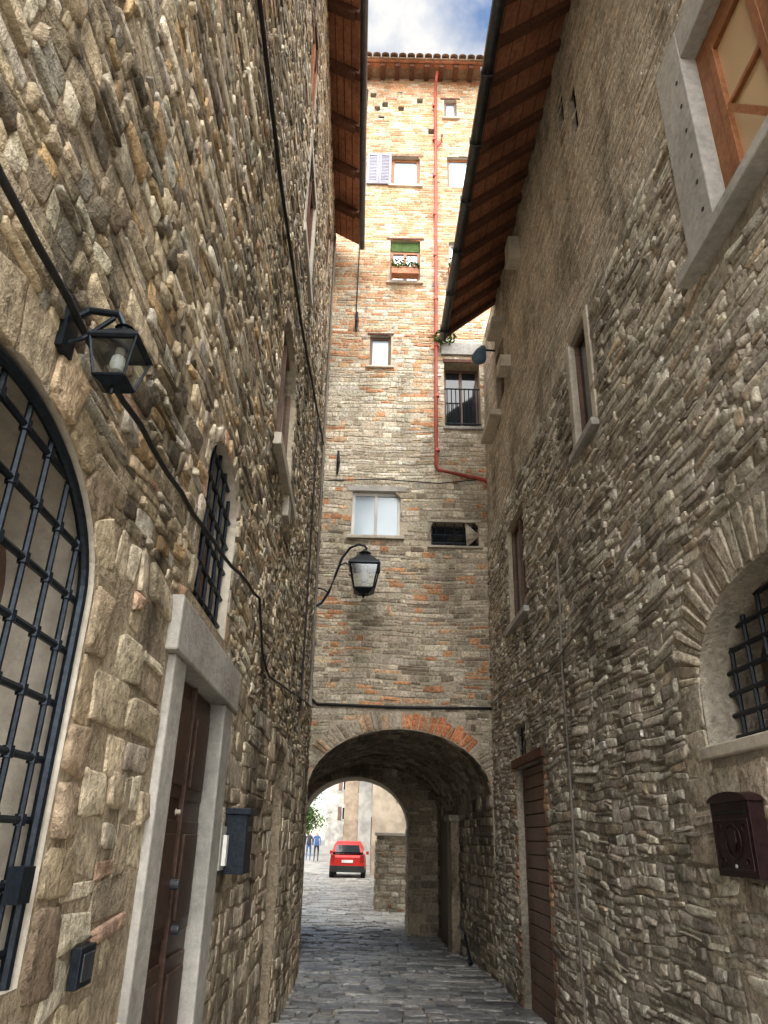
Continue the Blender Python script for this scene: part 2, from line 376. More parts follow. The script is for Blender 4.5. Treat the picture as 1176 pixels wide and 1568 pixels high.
for i in range(8):
    for j in range(9):
        s=WL1[0]+.02+(WL1[1]-WL1[0]-.04)*(i+.5)/8; z=WL1[2]+(WL1[3]+WL1[4]-.02-WL1[2])*(j+.5)/9
        if inhole(np.array([s]),np.array([z]),WL1,-.03)[0]: mb.tube([mapL(s,z-.012,-.03),mapL(s,z+.012,-.03)],.013,'iron',8)
mb.box(mapL,1.65,1.71,1.46,1.53,-.02,.012,'iron')
grille(mb,mapL,WL2,-.04,5,6,.011)
mb.build('window_grilles',LH)
mb=MB(); window(mb,mapL,(WL1[0],WL1[1],WL1[2],2.45,0),.28,.05,'doorb','glassD',1,1); window(mb,mapL,(WL2[0],WL2[1],WL2[2],3.35,0),.19,.05,'doorb','glassD',1,1); mb.build('casements',LH,.003)
mb=MB()
def mapLe(s,z,d): p=mapL(s,12.0,d); return (p[0],p[1],z)
zt=lambda d:12.30-.62*d
def slab(mb,mp,s0,s1,d0,d1,zf,t,mat):
    vs=[mp(s,zf(d)+k,d) for s in (s0,s1) for d in (d0,d1) for k in (0,t)]
    mb.add(vs,[(0,1,3,2),(4,6,7,5),(0,4,5,1),(2,3,7,6),(0,2,6,4),(1,5,7,3)],mat)
slab(mb,mapLe,-1.5,10.2,-.6,.47,zt,.05,'tile'); slab(mb,mapLe,-1.5,10.22,-7,.49,lambda d:zt(d)+.055,.06,'tileT')
s=-.9
while s<10.2:
    slab(mb,mapLe,s-.06,s+.06,-.3,.40,lambda d:zt(d)-.16,.158,'raft'); slab(mb,mapLe,s-.055,s+.055,.40,.52,lambda d:zt(d)-.10,.098,'raft')
    s+=.86
for d in (.1,.22,.34): slab(mb,mapLe,-1.5,10.2,d,d+.012,lambda d:zt(d)-.012,.010,'raft')
mb.build('eaves',LH,.012)
mb=MB(); mb.tube([mapLe(-1.5,11.93,.53),mapLe(10.2,11.93,.53)],.055,'gutter',10); mb.build('gutter',LH,0,True)
mb=MB(); mb.box(mapL,6.2,7.3,-.05,.16,-.12,.22,'frame'); mb.box(mapL,6.0,7.5,-.05,.06,-.1,.42,'frame'); mb.box(mapL,2.5,3.9,-.05,.12,-.04,.3,'frame'); mb.build('doorsteps',LH,.012)
# ================================================================= RIGHT HOUSE
RH=empty('stone_house')
WR1=(1.55,2.82,4.68,6.12,0); WR2=(5.10,5.60,4.85,6.05,0); WR3=(7.95,8.95,4.1,5.5,0)
WR4=(2.35,3.90,2.08,2.38,.48); DR=(7.6,8.95,-.2,2.40,0); WR5=(8.35,8.85,2.52,2.86,0)
S1=(4.72,4.90,8.1,9.1,0); S2=(5.1,5.28,8.3,9.3,0); WR6=(8.7,9.3,7.7,8.7,0)
HR=[WR1,WR2,WR3,WR4,DR,WR5,S1,S2,WR6]
mb=MB(); wallsheet(mb,mapR,-1.5,YF+.3,-.2,10.0,HR,'mortR')
reveal(mb,mapR,WR1,.22,'frameW'); reveal(mb,mapR,WR2,.10,'frameW'); reveal(mb,mapR,WR3,.12,'mortF'); reveal(mb,mapR,WR4,.42,'mortR'); reveal(mb,mapR,DR,.14,'mortR','doorb')
for u in (WR5,WR6): reveal(mb,mapR,u,.12,'mortR')
for u in (S1,S2): reveal(mb,mapR,u,.05,'mortR')
mb.box(mapW,2.5,10,-1.5,YF-.02,-.2,9.9,'body')
mb.build('wall_mortar',RH)
exR=[((2.35,3.9,2.08,2.38,.48),.33),(WR1,.2),(WR2,.08),((7.5,9.0,0,2.4,0),.06)]
q=rows(-1.5,YF,-.2,5.9,.066,.16,rng,.28,.4,.5)
stones('coursed_stones',q,mapR,rng,colR,.014,.007,HR,exR,.008,.020,parent=RH,N=12,pw=.28)
q=rows(-1.5,YF,5.9,10.0,.050,.21,rng,.1)
stones('upper_brickwork',q,mapR,rng,colR,.003,.005,HR,exR,.003,.008,parent=RH,N=8,pw=.22)
colA=lambda s,z,r,n: pick(r,n,[(.48,.42,.34),(.40,.345,.275),(.55,.485,.39)],[3,3,2],.14)
q=voussoirs(3.125,.775,2.38,.48,.30,34,rng)
for e,dr in ((3.905,1),(2.345,-1)):
    z=-.1
    while z<2.36:
        h=rng.uniform(.14,.30); w=rng.uniform(.2,.36); q.append(((min(e,e+dr*w),z),(max(e,e+dr*w),z),(max(e,e+dr*w),z+h),(min(e,e+dr*w),z+h))); z+=h
for z in np.arange(0,1.95,.22): 
    k=2.36
    while k<3.88: w=min(rng.uniform(.25,.55),3.9-k); q.append(((k,z),(k+w,z),(k+w,z+.22),(k,z+.22))); k+=w
stones('arch_stones',q,mapR,rng,colA,.010,.007,[],[],.006,0,parent=RH,N=16,pw=.18)
colB=lambda s,z,r,n: pick(r,n,[(.48,.27,.17),(.53,.33,.21),(.46,.38,.29)],[3,3,2],.14)
q=[]
for e in (7.44,8.97):
    z=0
    while z<2.42: w=rng.choice([.1,.16]); q.append(((e,z),(e+w,z),(e+w,z+.07),(e,z+.07))); z+=.07
stones('brick_door_jambs',q,mapR,rng,colB,.012,.008,[],[],.004,0,parent=RH,N=12,pw=.2)
mb=MB()
mb.box(mapR,2.82-E3,3.14,4.68,6.40,-.05,.05,'frame'); mb.box(mapR,1.3,1.55+E3,4.68,6.40,-.05,.05,'frame'); mb.box(mapR,1.556,2.814,6.12-E3,6.398,-.05,.048,'frame')
mb.box(mapR,1.15,3.22,4.60,4.68+E3,-.05,.11,'frame')
mb.box(mapR,5.0,5.70,4.78,4.85+E3,-.02,.07,'frame'); mb.box(mapR,7.85,9.05,4.03,4.10+E3,-.02,.07,'frame')
mb.box(mapR,5.60-E3,5.70,4.856,6.05,-.02,.02,'frameW'); mb.box(mapR,5.0,5.10+E3,4.856,6.05,-.02,.02,'frameW')
mb.box(mapR,2.30,3.95,2.02,2.08+E3,-.1,.035,'frameW'); mb.box(mapR,7.5,9.05,2.402,2.50,-.02,.04,'raft')
mb.build('stone_frames',RH,.008)
mb=MB()
for i,z in enumerate(np.arange(4.9,6.2,.22)): mb.tube([mapR(2.9,z,.045),mapR(2.9,z,.053)],.014,'iron',10)
mb.build('frame_bolt_holes',RH)
mb=MB(); window(mb,mapR,WR1,.10,.13,'wood','glassD',1,0)
window(mb,mapR,(1.68,2.15,4.82,5.98,0),.09,.06,'wood','glassT',0,1); window(mb,mapR,(2.22,2.69,4.82,5.98,0),.09,.06,'wood','glassT',0,1)
mb.add([mapR(2.28,4.9,-.03),mapR(2.33,4.9,-.03),mapR(2.63,5.36,-.03),mapR(2.58,5.36,-.03)],[(0,1,2,3)],'wood')
window(mb,mapR,WR3,.11,.06,'doorb','glassD'); window(mb,mapR,WR6,.11,.06,'doorb','glassD'); window(mb,mapR,WR2,.095,.04,'doorb','glassD',0)
window(mb,mapR,(2.4,3.85,2.1,2.86,0),.38,.06,'doorb','glassD',1)
mb.build('windows',RH,.004)
mb=MB(); grille(mb,mapR,WR4,-.16,9,7,.012); grille(mb,mapR,WR5,-.05,3,2,.01); mb.build('window_grilles',RH)
mb=MB(); z=0
while z<2.38: mb.box(mapR,7.62,8.93,z+.004,min(z+.13,2.38),-.12,-.07,'doorb'); z+=.135
mb.build('garage_door',RH,.006)
mb=MB()
def mapRe(s,z,d): p=mapR(s,9.0,d); return (p[0],p[1],z)
zr=lambda d:9.86-.86*d
slab(mb,mapRe,-1.5,9.25,-.6,.80,zr,.04,'tile'); slab(mb,mapRe,-1.5,9.27,-7,.84,lambda d:zr(d)+.045,.07,'tileT')
s=-1.3
while s<9.25: slab(mb,mapRe,s-.045,s+.045,-.3,.80,lambda d:zr(d)-.10,.098,'raft'); s+=.42
for d in np.arange(.12,.80,.16): slab(mb,mapRe,-1.5,9.25,d,d+.010,lambda d:zr(d)-.006,.004,'raft')
mb.build('eaves',RH,.006)
mb=MB(); mb.tube([mapRe(-1.5,9.10,.86),mapRe(9.3,9.10,.86)],.065,'gutter',12)
for s in np.arange(-1,9.3,.84): mb.box(mapRe,s-.012,s+.012,9.03,9.18,.79,.93,'gutter')
mb.build('gutter',RH,0,True)
mb=MB()
mb.box(mapR,7.35,7.6,8.95,9.35,-.02,.16,'frameW'); mb.box(mapR,8.5,9.0,8.80,8.90,-.02,.20,'frameW'); mb.box(mapR,9.0,9.9,7.45,7.55,-.02,.18,'frameW'); mb.box(mapR,8.2,8.5,7.75,7.95,-.02,.16,'frameW')
mb.build('stone_corbels',RH,.015)
mb=MB(); mb.tube([mapR(6.55,-.0,.024),mapR(6.57,1.2,.028),mapR(6.53,2.3,.024),mapR(6.55,3.0,.028),mapR(6.5,3.6,.024),mapR(6.45,4.2,.028)],.012,'cableg',8); mb.build('wall_conduit',RH,0,True)
# ================================================================= CENTRAL BRICK HOUSE
BH=empty('brick_house')
AC,AA,AZ,AR=.315,1.285,2.18,.86
WA=(-.53,.27,6.04,6.84,0); WB=(.77,1.54,5.89,6.31,0); WC=(-.34,.05,9.37,10.08,0); WD=(1.02,1.66,8.14,9.50,0)
WE=(-.01,.58,11.38,12.47,0); WF=(-.03,.57,14.0,14.86,0); WG=(1.11,1.39,16.12,16.75,0); WH=(1.15,1.7,11.4,12.45,0); WI=(1.15,1.7,14.0,14.9,0)
ARCH=(AC-AA,AC+AA,-.2,AZ,AR)
PH=[(x,x+.13,z,z+.17,0) for (x,z) in ((-.55,16.75),(-.28,16.45),(.08,16.32),(.05,16.8),(-.45,16.3),(.75,15.6),(-.35,16.0),(.5,16.6))]
HF=[WA,WB,WC,WD,WE,WF,WG,WH,WI,ARCH]+PH
mb=MB(); wallsheet(mb,mapF,-2.6,3.6,-.2,17.5,HF,'mortF',.8)
for w in (WA,WC,WE,WF,WG,WH,WI): reveal(mb,mapF,w,.14,'frameW')
reveal(mb,mapF,WB,.2,'mortF'); reveal(mb,mapF,WD,.3,'mortF')
for w in PH: reveal(mb,mapF,w,.12,'mortF')
mb.box(mapW,-2.6,3.6,YF+.45,16.0,3.3,17.3,'body')
mb.box(mapW,-6,-1.75,YF+.02,16.2,-.2,8,'body'); mb.box(mapW,1.80,8,YF+.02,16.2,-.2,8,'body')
mb.build('wall_mortar',BH)
exF=[(ARCH,.24)]+[(w,.03) for w in (WA,WC,WE,WF,WG)]
q=rows(-1.35,1.95,-.2,10.3,.076,.20,rng,.15,.4,.5); 
stones('facade_stones',q,mapF,rng,colF,.007,.007,HF,exF,.006,.012,parent=BH,N=10,pw=.25,mat='stoneF')
q=rows(-2.6,3.6,10.3,17.4,.064,.19,rng,.0,.15)
stones('facade_bricks',q,mapF,rng,colF,.005,.008,HF,exF,.003,.004,parent=BH,N=8,pw=.22,mat='stoneF')
q=voussoirs(AC,AA,AZ,AR,.24,50,rng)
def colArch(s,z,r,n):
    b=pick(r,n,[(.66,.27,.13),(.58,.24,.12),(.62,.37,.22)],[3,3,2],.12); g=pick(r,n,[(.48,.42,.34),(.40,.34,.27),(.52,.35,.23)],[3,3,1.5],.14)
    return np.where(((s>.35)&(s<1.35))[:,None],b,g)
stones('arch_brick_ring',q,mapF,rng,colArch,.014,.010,[],[],.003,0,parent=BH,N=12,pw=.2,mat='stoneF')
mb=MB()
def lintel(w,m='frameW',t=.08,x=.08): mb.box(mapF,w[0]-x,w[1]+x,w[3]+.002,w[3]+t,-.02,.02,m)
def sill(w,m='frameW',t=.06,x=.06,o=.06): mb.box(mapF,w[0]-x,w[1]+x,w[2]-t,w[2]-.002,-.02,o,m)
lintel(WA,'frame',.10,.10); sill(WA); lintel(WC,'raft',.05,.05); sill(WC,'frameW',.04); lintel(WE,'raft',.05); sill(WE); lintel(WF,'tileT',.08); sill(WF); lintel(WG,'raft',.05); sill(WG,'frameW',.04); lintel(WB,'frameW',.05,.04); sill(WB,'frameW',.04); lintel(WD,'raft',.08,.02); sill(WD,'frame',.06,.03,.04)
mb.box(mapF,.97,1.72,9.66,9.92,-.02,.05,'frame')
mb.build('lintels_and_sills',BH,.008)
mb=MB(); window(mb,mapF,WA,.12,.05,'white','glassL',1); window(mb,mapF,WC,.12,.05,'doorb','glassL',0); window(mb,mapF,(WE[0],WE[1],WE[2],WE[3]-.25,0),.12,.06,'wood','glassL',1)
window(mb,mapF,WF,.12,.07,'wood','glassL',0); window(mb,mapF,WG,.12,.05,'doorb','glassL',0); window(mb,mapF,WH,.12,.05,'white','glassL',1); window(mb,mapF,WI,.12,.05,'wood','glassL',0); window(mb,mapF,WB,.18,.03,'doorb','glassD',0); window(mb,mapF,WD,.28,.05,'doorb','glassD',1)
for i in range(9): mb.box(mapF,WE[0]+.01,WE[1]-.01,WE[3]-.25+i*.027,WE[3]-.25+i*.027+.02,-.08,-.055,'leaf')
mb.build('windows',BH,.004)
mb=MB()
for (a,b) in ((-.55,-.295),(-.29,-.035)):
    mb.box(mapF,a,a+.05,13.98,14.9,.03,.06,'shut'); mb.box(mapF,b-.05,b,13.98,14.9,.03,.06,'shut'); mb.box(mapF,a+.05,b-.05,13.98,14.06,.03,.058,'shut'); mb.box(mapF,a+.05,b-.05,14.82,14.9,.03,.058,'shut')
    for i in range(17): mb.box(mapF,a+.05,b-.05,14.07+i*.044,14.07+i*.044+.03,.035,.05,'shut')
mb.build('shutters',BH,.003)
mb=MB()
for i in range(8): x=WD[0]+.05+i*(WD[1]-WD[0]-.1)/7; mb.tube([mapF(x,8.16,-.03),mapF(x,8.95,-.03)],.010,'iron',6)
for z in (8.22,8.95): mb.tube([mapF(WD[0],z,-.03),mapF(WD[1],z,-.03)],.014,'iron',6)
grille(mb,mapF,WB,-.04,5,3,.010)
for (x,z) in ((-.60,10.35),(-.80,7.35)): mb.tube([mapF(x,z-.22,.05),mapF(x+.01,z,.06),mapF(x,z+.22,.05)],[.018,.03,.018],'iron',8); mb.tube([mapF(x,z,.0),mapF(x,z,.12)],.018,'iron',8)
mb.build('ironwork',BH)
mb=MB(); px=.88
mb.tube([mapF(px+.05,17.2,.34),mapF(px+.04,17.1,.30),mapF(px+.03,16.9,.07),mapF(px+.02,14,.07),mapF(px-.02,8,.07),mapF(px-.02,7.34,.07),mapF(px+.02,7.25,.07),mapF(px+.3,7.18,.07),mapF(1.66,7.08,.07),mapF(1.74,7.02,.05)],.032,'redpipe',10)
for z in np.arange(7.6,16.8,1.1): mb.tube([mapF(px,z,.07),mapF(px,z+.05,.07)],.045,'redpipe',10)
mb.build('drainpipe',BH,0,True)
mb=MB()
mb.tube([mapF(px+.03,15.1,.07),mapF(px+.15,15.25,.10),mapF(px+.16,15.45,.10)],.03,'redpipe',8); mb.build('pipe_branch',BH,0,True)
mb=MB()
def mapFe(s,z,d): return (s,YF-d,z)
zf=lambda d:17.48-.28*d
slab(mb,mapFe,-2.7,3.7,-.5,.48,zf,.03,'tile'); 
s=-2.6
while s<3.7: slab(mb,mapFe,s-.05,s+.05,-.2,.42,lambda d:zf(d)-.11,.108,'raft'); s+=.33
slab(mb,mapFe,-2.7,3.7,.40,.42,lambda d:zf(d)-.005,.003,'raft')
s=-2.7
while s<3.7:
    vs=[];n=8
    for d in (.60,-1.2):
        for k in range(n+1):
            a=math.pi*k/n; vs.append((s+.085*math.cos(a),YF-d,zf(d)+.045+.08*math.sin(a)))
    mb.add(vs,[(k,k+1,k+n+2,k+n+1) for k in range(n)],'tileT'); s+=.19
slab(mb,mapFe,-2.7,3.7,-6,.53,lambda d:17.51+(-.28*d if d>-2 else .9),.02,'tileT')
mb.build('roof',BH,0)
# ---- vaulted passage
def lerp(a,b,t): return a+(b-a)*t
MY=15.0
def vparams(y):
    t=np.clip((y-YF)/(MY-YF),0,1); return lerp(AC,-.15,t),lerp(AA,1.36,t),lerp(AZ,2.1,t),lerp(AR,.86,t)
def mapTL(s,z,d): c,a,zs,r=vparams(s); return (c-a+d,s,z)
def mapTR(s,z,d): c,a,zs,r=vparams(s); return (c+a-d,s,z)
def mapTV(s,z,d):
    c,a,zs,r=vparams(z); t=s/3.4*math.pi; return (c-(a-d)*np.cos(t), z, zs+(r-d)*np.sin(t))
HM=(-1.50,.64,-.2,1.80,.92)
mb=MB()
for mp in (mapTL,mapTR):
    for i in range(6):
        y0=YF+(MY-YF)*i/6; y1=YF+(MY-YF)*(i+1)/6
        mb.add([mp(y0,-.2,0),mp(y1,-.2,0),mp(y1,2.25,0),mp(y0,2.25,0)],[(0,1,2,3)],'mortL')
for i in range(6):
    y0=YF+(MY-YF)*i/6; y1=YF+(MY-YF)*(i+1)/6
    for k in range(20):
        a,b=3.4*k/20,3.4*(k+1)/20; mb.add([mapTV(a,y0,0),mapTV(b,y0,0),mapTV(b,y1,0),mapTV(a,y1,0)],[(0,1,2,3)],'mortL')
mapM=lambda s,z,d:(s,MY-d,z)
wallsheet(mb,mapM,-2.0,1.6,-.2,3.3,[HM],'mortL'); reveal(mb,mapM,HM,1.1,'mortF',None)
mapN=lambda s,z,d:(s,MY+1.1+d,z)
wallsheet(mb,mapN,-2.6,3.6,-.2,8.3,[HM],'mortF')
mb.build('passage_vault',BH)
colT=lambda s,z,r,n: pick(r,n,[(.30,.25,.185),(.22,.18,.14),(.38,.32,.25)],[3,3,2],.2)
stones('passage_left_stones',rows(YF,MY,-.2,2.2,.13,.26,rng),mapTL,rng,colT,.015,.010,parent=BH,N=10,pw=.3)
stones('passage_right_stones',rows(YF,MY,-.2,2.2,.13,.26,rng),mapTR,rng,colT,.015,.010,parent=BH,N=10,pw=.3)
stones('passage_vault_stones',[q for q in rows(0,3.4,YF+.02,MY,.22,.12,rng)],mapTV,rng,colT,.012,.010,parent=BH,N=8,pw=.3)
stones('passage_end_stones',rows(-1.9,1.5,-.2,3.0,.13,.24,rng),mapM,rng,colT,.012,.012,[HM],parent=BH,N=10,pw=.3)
mapMR=lambda s,z,d:(HM[1]-d,s,z)
stones('passage_end_jamb',rows(MY,MY+1.1,-.2,1.8,.16,.3,rng),mapMR,rng,colP,.012,.012,parent=BH,N=10,pw=.3)
mb=MB(); mb.box(mapTR,12.9,13.25,-.1,1.9,0,.14,'mortL'); mb.box(mapTR,12.85,13.3,1.9,2.0,0,.18,'mortR'); mb.box(mapTR,13.6,14.5,-.1,1.95,.02,.05,'dooru'); mb.tube([mapTR(11.6,0.05,.12),mapTR(12.0,.35,.12),mapTR(12.6,.4,.1)],.02,'iron',8)
mb.build('passage_pilaster_and_door',BH,.01)
# ================================================================= GROUND
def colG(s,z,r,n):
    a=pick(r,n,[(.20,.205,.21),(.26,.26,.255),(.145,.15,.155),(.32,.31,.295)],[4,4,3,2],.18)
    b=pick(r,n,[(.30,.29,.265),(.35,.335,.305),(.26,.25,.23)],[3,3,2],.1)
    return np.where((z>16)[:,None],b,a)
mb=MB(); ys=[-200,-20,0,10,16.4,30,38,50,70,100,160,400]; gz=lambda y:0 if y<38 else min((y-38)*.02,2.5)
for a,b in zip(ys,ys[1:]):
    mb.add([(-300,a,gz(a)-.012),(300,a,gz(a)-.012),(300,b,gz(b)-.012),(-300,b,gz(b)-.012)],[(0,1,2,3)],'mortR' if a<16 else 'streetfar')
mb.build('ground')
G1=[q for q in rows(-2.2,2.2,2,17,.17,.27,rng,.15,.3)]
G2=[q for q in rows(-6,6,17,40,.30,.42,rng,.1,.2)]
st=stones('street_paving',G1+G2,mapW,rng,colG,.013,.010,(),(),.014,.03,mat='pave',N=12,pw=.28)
# ================================================================= BEYOND
GW=empty('garden_wall')
mapG=lambda s,z,d:(s,19.6-d,z)
mapG2=lambda s,z,d:(.02-d,s,z)
mb=MB()
mb.box(mapW,.03,6,19.61,20.4,-.1,1.68,'mortF'); mb.box(mapW,.03,.5,20.4,33,-.1,1.55,'mortF'); mb.box(mapW,-.02,6.05,19.55,20.45,1.681,1.76,'frameW')
mb.build('core',GW,.01)
stones('wall_stones',rows(.03,2.5,-.05,1.68,.12,.22,rng),mapG,rng,colF,.015,.012,parent=GW,pw=.3)
stones('side_stones',rows(19.6,30,-.05,1.55,.12,.22,rng),mapG2,rng,colF,.015,.012,parent=GW,pw=.3)
def house(name,x0,x1,y0,y1,h,mat,roof=1.2):
    e=empty(name); m=MB(); z0=-.2
    m.box(mapW,x0,x1,y0,y1,z0,h,mat)
    m.add([(x0-.4,y0-.4,h),(x1+.4,y0-.4,h),(x1+.4,y1+.4,h),(x0-.4,y1+.4,h),((x0+x1)/2,y0+.3,h+roof),((x0+x1)/2,y1-.3,h+roof)],[(0,1,4),(1,2,5,4),(2,3,5),(3,0,4,5),(0,1,2,3)],'tileT')
    m.build('walls_and_roof',e)
    m=MB()
    mp=lambda s,z,d:(s,y0-d,z); ml=lambda s,z,d:(x0-d,s,z)
    for z in np.arange(3.3,h-1.6,2.9):
        for x in np.arange(x0+1.6,x1-1.2,3.2):
            window(m,mp,(x,x+.8,z,z+1.3,0),-.01,.07,'white','glassD',1); m.box(mp,x-.42,x-.02,z,z+1.3,.01,.05,'doorb'); m.box(mp,x+.82,x+1.22,z,z+1.3,.01,.05,'doorb')
        for y in np.arange(y0+.9,y1-1.2,3.4):
            window(m,ml,(y,y+.8,z-2.0,z-.7,0),-.01,.07,'white','glassD',1); m.box(ml,y-.42,y-.02,z-2.,z-.7,.01,.05,'doorb'); m.box(ml,y+.82,y+1.22,z-2.,z-.7,.01,.05,'doorb')
    m.box(ml,y0+2.2,y0+3.1,0,2.1,.0,.04,'doorb')
    m.build('windows_and_shutters',e); return e
house('plastered_house',-.2,6,38,47,8,'plastcream'); house('plastered_house',-1.1,5,47.2,62,9.5,'plastwhite'); house('plastered_house',-2.6,4,62.3,80,8.5,'plastpink')
house('plastered_house',-5.2,2,80.3,100,9,'plastwhite'); house('plastered_house',-30,-16,84,100,4.5,'plastcream'); house('plastered_house',1.3,7,22,34,7,'plastcream')
house('plastered_house',-14,-5.2,17.5,28,6.5,'plastcream')
def tree(name,x,y,h,r,seed):
    rd=random.Random(seed); e=empty(name); m=MB()
    m.tube([(x,y,-.1),(x+.1,y,h*.35),(x,y+.1,h*.7)],[.18,.13,.06],'bark',8)
    cl=[]
    for i in range(12):
        a=rd.uniform(0,6.28); p=Vector((x+r*.65*math.cos(a)*rd.random(),y+r*.65*math.sin(a)*rd.random(),h*rd.uniform(.5,.95))); cl.append(p)
        m.tube([(x+.05,y,h*.4),tuple((p+Vector((x,y,h*.45)))/2),tuple(p)],[.06,.04,.02],'bark',6)
    m.build('trunk_and_limbs',e); m=MB()
    for p in cl:
        for k in range(260):
            d=Vector((rd.gauss(0,1),rd.gauss(0,1),rd.gauss(0,.8))); q=p+d*r*.2
            a=Vector((rd.gauss(0,1),rd.gauss(0,1),rd.gauss(0,1))).normalized()*.1; b=a.cross(Vector((rd.random(),rd.random(),1))).normalized()*.06
            m.add([q-a,q+b,q+a,q-b],[(0,1,2,3)],'leaf')
    m.build('crown',e)
tree('deciduous_tree',-4.4,36,3.6,1.8,1); tree('deciduous_tree',-5.9,58,5.2,2.2,2); tree('deciduous_tree',-9.6,70,5,2.6,3)
CAR=empty('parked_car'); cx,cy=-1.22,34.8
def mC(s,z,d): return (cx+s,cy+d,z)
def loft(m,secs,mat):
    vs=[];n=len(secs[0])
    for sec in secs: vs+=sec
    fs=[]
    for i in range(len(secs)-1):
        for k in range(n): k2=(k+1)%n; fs.append((i*n+k,i*n+k2,(i+1)*n+k2,(i+1)*n+k))
    fs+=[tuple(range(n)),tuple(range((len(secs)-1)*n,len(secs)*n))]
    m.add(vs,fs,mat)
def sec(d,w,z0,z1,tw=.92): return [mC(x,z,d) for x,z in ((-w*.94,z0),(w*.94,z0),(w,z0+.2),(w*.99,(z0+z1)/2+.1),(w*tw,z1),(-w*tw,z1),(-w*.99,(z0+z1)/2+.1),(-w,z0+.2))]
m=MB(); loft(m,[sec(0,.70,.32,.82),sec(.10,.78,.25,.92),sec(.6,.81,.22,.95),(sec(2.4,.82,.22,.95)),sec(3.0,.80,.22,.90),sec(3.5,.76,.25,.78),sec(3.72,.66,.3,.66)],'carred')
loft(m,[sec(.14,.68,.90,.93,.97),sec(.30,.66,.9,1.30,.82),sec(.55,.66,.9,1.47,.78),sec(1.6,.67,.9,1.50,.78),sec(2.1,.67,.9,1.40,.78),sec(2.75,.68,.88,.94,.95)],'carred')
m.build('body',CAR,.03,True)
m=MB(); 
m.add([mC(-.56,.98,.135),mC(.56,.98,.135),mC(.50,1.33,.265),mC(-.50,1.33,.265)],[(0,1,2,3)],'glassD')
for sg in (-1,1): m.add([mC(sg*.705,.97,.5),mC(sg*.705,.97,2.4),mC(sg*.60,1.38,1.95),mC(sg*.585,1.40,.6)],[(0,1,2,3)],'glassD')
m.add([mC(-.6,.98,2.70),mC(.6,.98,2.70),mC(.5,1.36,2.2),mC(-.5,1.36,2.2)],[(0,1,2,3)],'glassD')
m.build('windows',CAR)
m=MB(); m.box(mC,-.76,.76,.25,.50,-.05,.12,'tyre'); m.box(mC,-.25,.25,.62,.73,-.03,.03,'white'); m.box(mC,-.74,-.56,.62,.95,-.01,.12,'carlight'); m.box(mC,.56,.74,.62,.95,-.01,.12,'carlight')
m.box(mC,-.92,-.80,.92,1.06,2.2,2.35,'carred'); m.box(mC,.80,.92,.92,1.06,2.2,2.35,'carred'); m.tube([mC(.1,.95,.10),mC(-.3,1.05,.13)],.012,'tyre',6); m.tube([mC(.4,.28,-.03),mC(.4,.28,.2)],.03,'gutter',8)
m.build('bumper_lights_plate_mirrors',CAR,.015)
m=MB()
for sx in (-.70,.70):
    for d in (.65,3.0):
        m.tube([mC(sx-.1,.30,d),mC(sx-.09,.30,d),mC(sx+.09,.30,d),mC(sx+.1,.30,d)],[.27,.30,.30,.27],'tyre',20); m.tube([mC(sx-.105,.3,d),mC(sx+.105,.3,d)],.17,'gutter',14)
m.build('wheels',CAR)
def person(name,x,y,top,bot):
    z=gz(y); e=empty(name)
    J=[(0,0,.95),(0,0,1.2),(0,0,1.42),(0,0,1.52),(0,-.01,1.64),(.1,0,.88),(.11,.12,.50),(.11,.05,.06),(.11,-.1,.04),(-.1,0,.88),(-.11,-.08,.5),(-.11,-.2,.08),(-.11,-.33,.05),(.19,0,1.38),(.24,-.06,1.1),(.23,-.18,.88),(-.19,0,1.38),(-.24,.08,1.1),(-.23,.02,.85)]
    E=[(0,1),(1,2),(2,3),(3,4),(0,5),(5,6),(6,7),(7,8),(0,9),(9,10),(10,11),(11,12),(2,13),(13,14),(14,15),(2,16),(16,17),(17,18)]
    Rr=[.14,.14,.13,.055,.10,.1,.065,.045,.04,.1,.065,.045,.04,.065,.045,.035,.065,.045,.035]
    me=bpy.data.meshes.new('figure'); me.from_pydata([(x+a,y+b,z+c) for a,b,c in J],E,[]); o=bpy.data.objects.new('figure',me); COL.objects.link(o); o.parent=e
    sk=o.modifiers.new('s','SKIN'); sv=me.skin_vertices[0].data
    for i,r in enumerate(Rr): sv[i].radius=(r,r*.8,)
    sv[0].use_root=True
    ss=o.modifiers.new('ss','SUBSURF'); ss.levels=1; ss.render_levels=1
    dg=bpy.context.evaluated_depsgraph_get(); me2=bpy.data.meshes.new_from_object(o.evaluated_get(dg)); o.modifiers.clear(); o.data=me2
    me2.materials.clear()
    for k in (bot,top,'skin','dark'): me2.materials.append(M[k])
    for p in me2.polygons:
        c=p.center; h=c.z-z; ax=abs(c.x-x)
        p.material_index= 0 if h<.93 and ax<.19 else (3 if h>1.66 else (2 if h>1.48 or h<.92 else 1)); p.use_smooth=True
person('pedestrian',-3.75,50,'cloth1','cloth2'); person('pedestrian',-4.3,50.6,'cloth2','cloth1')
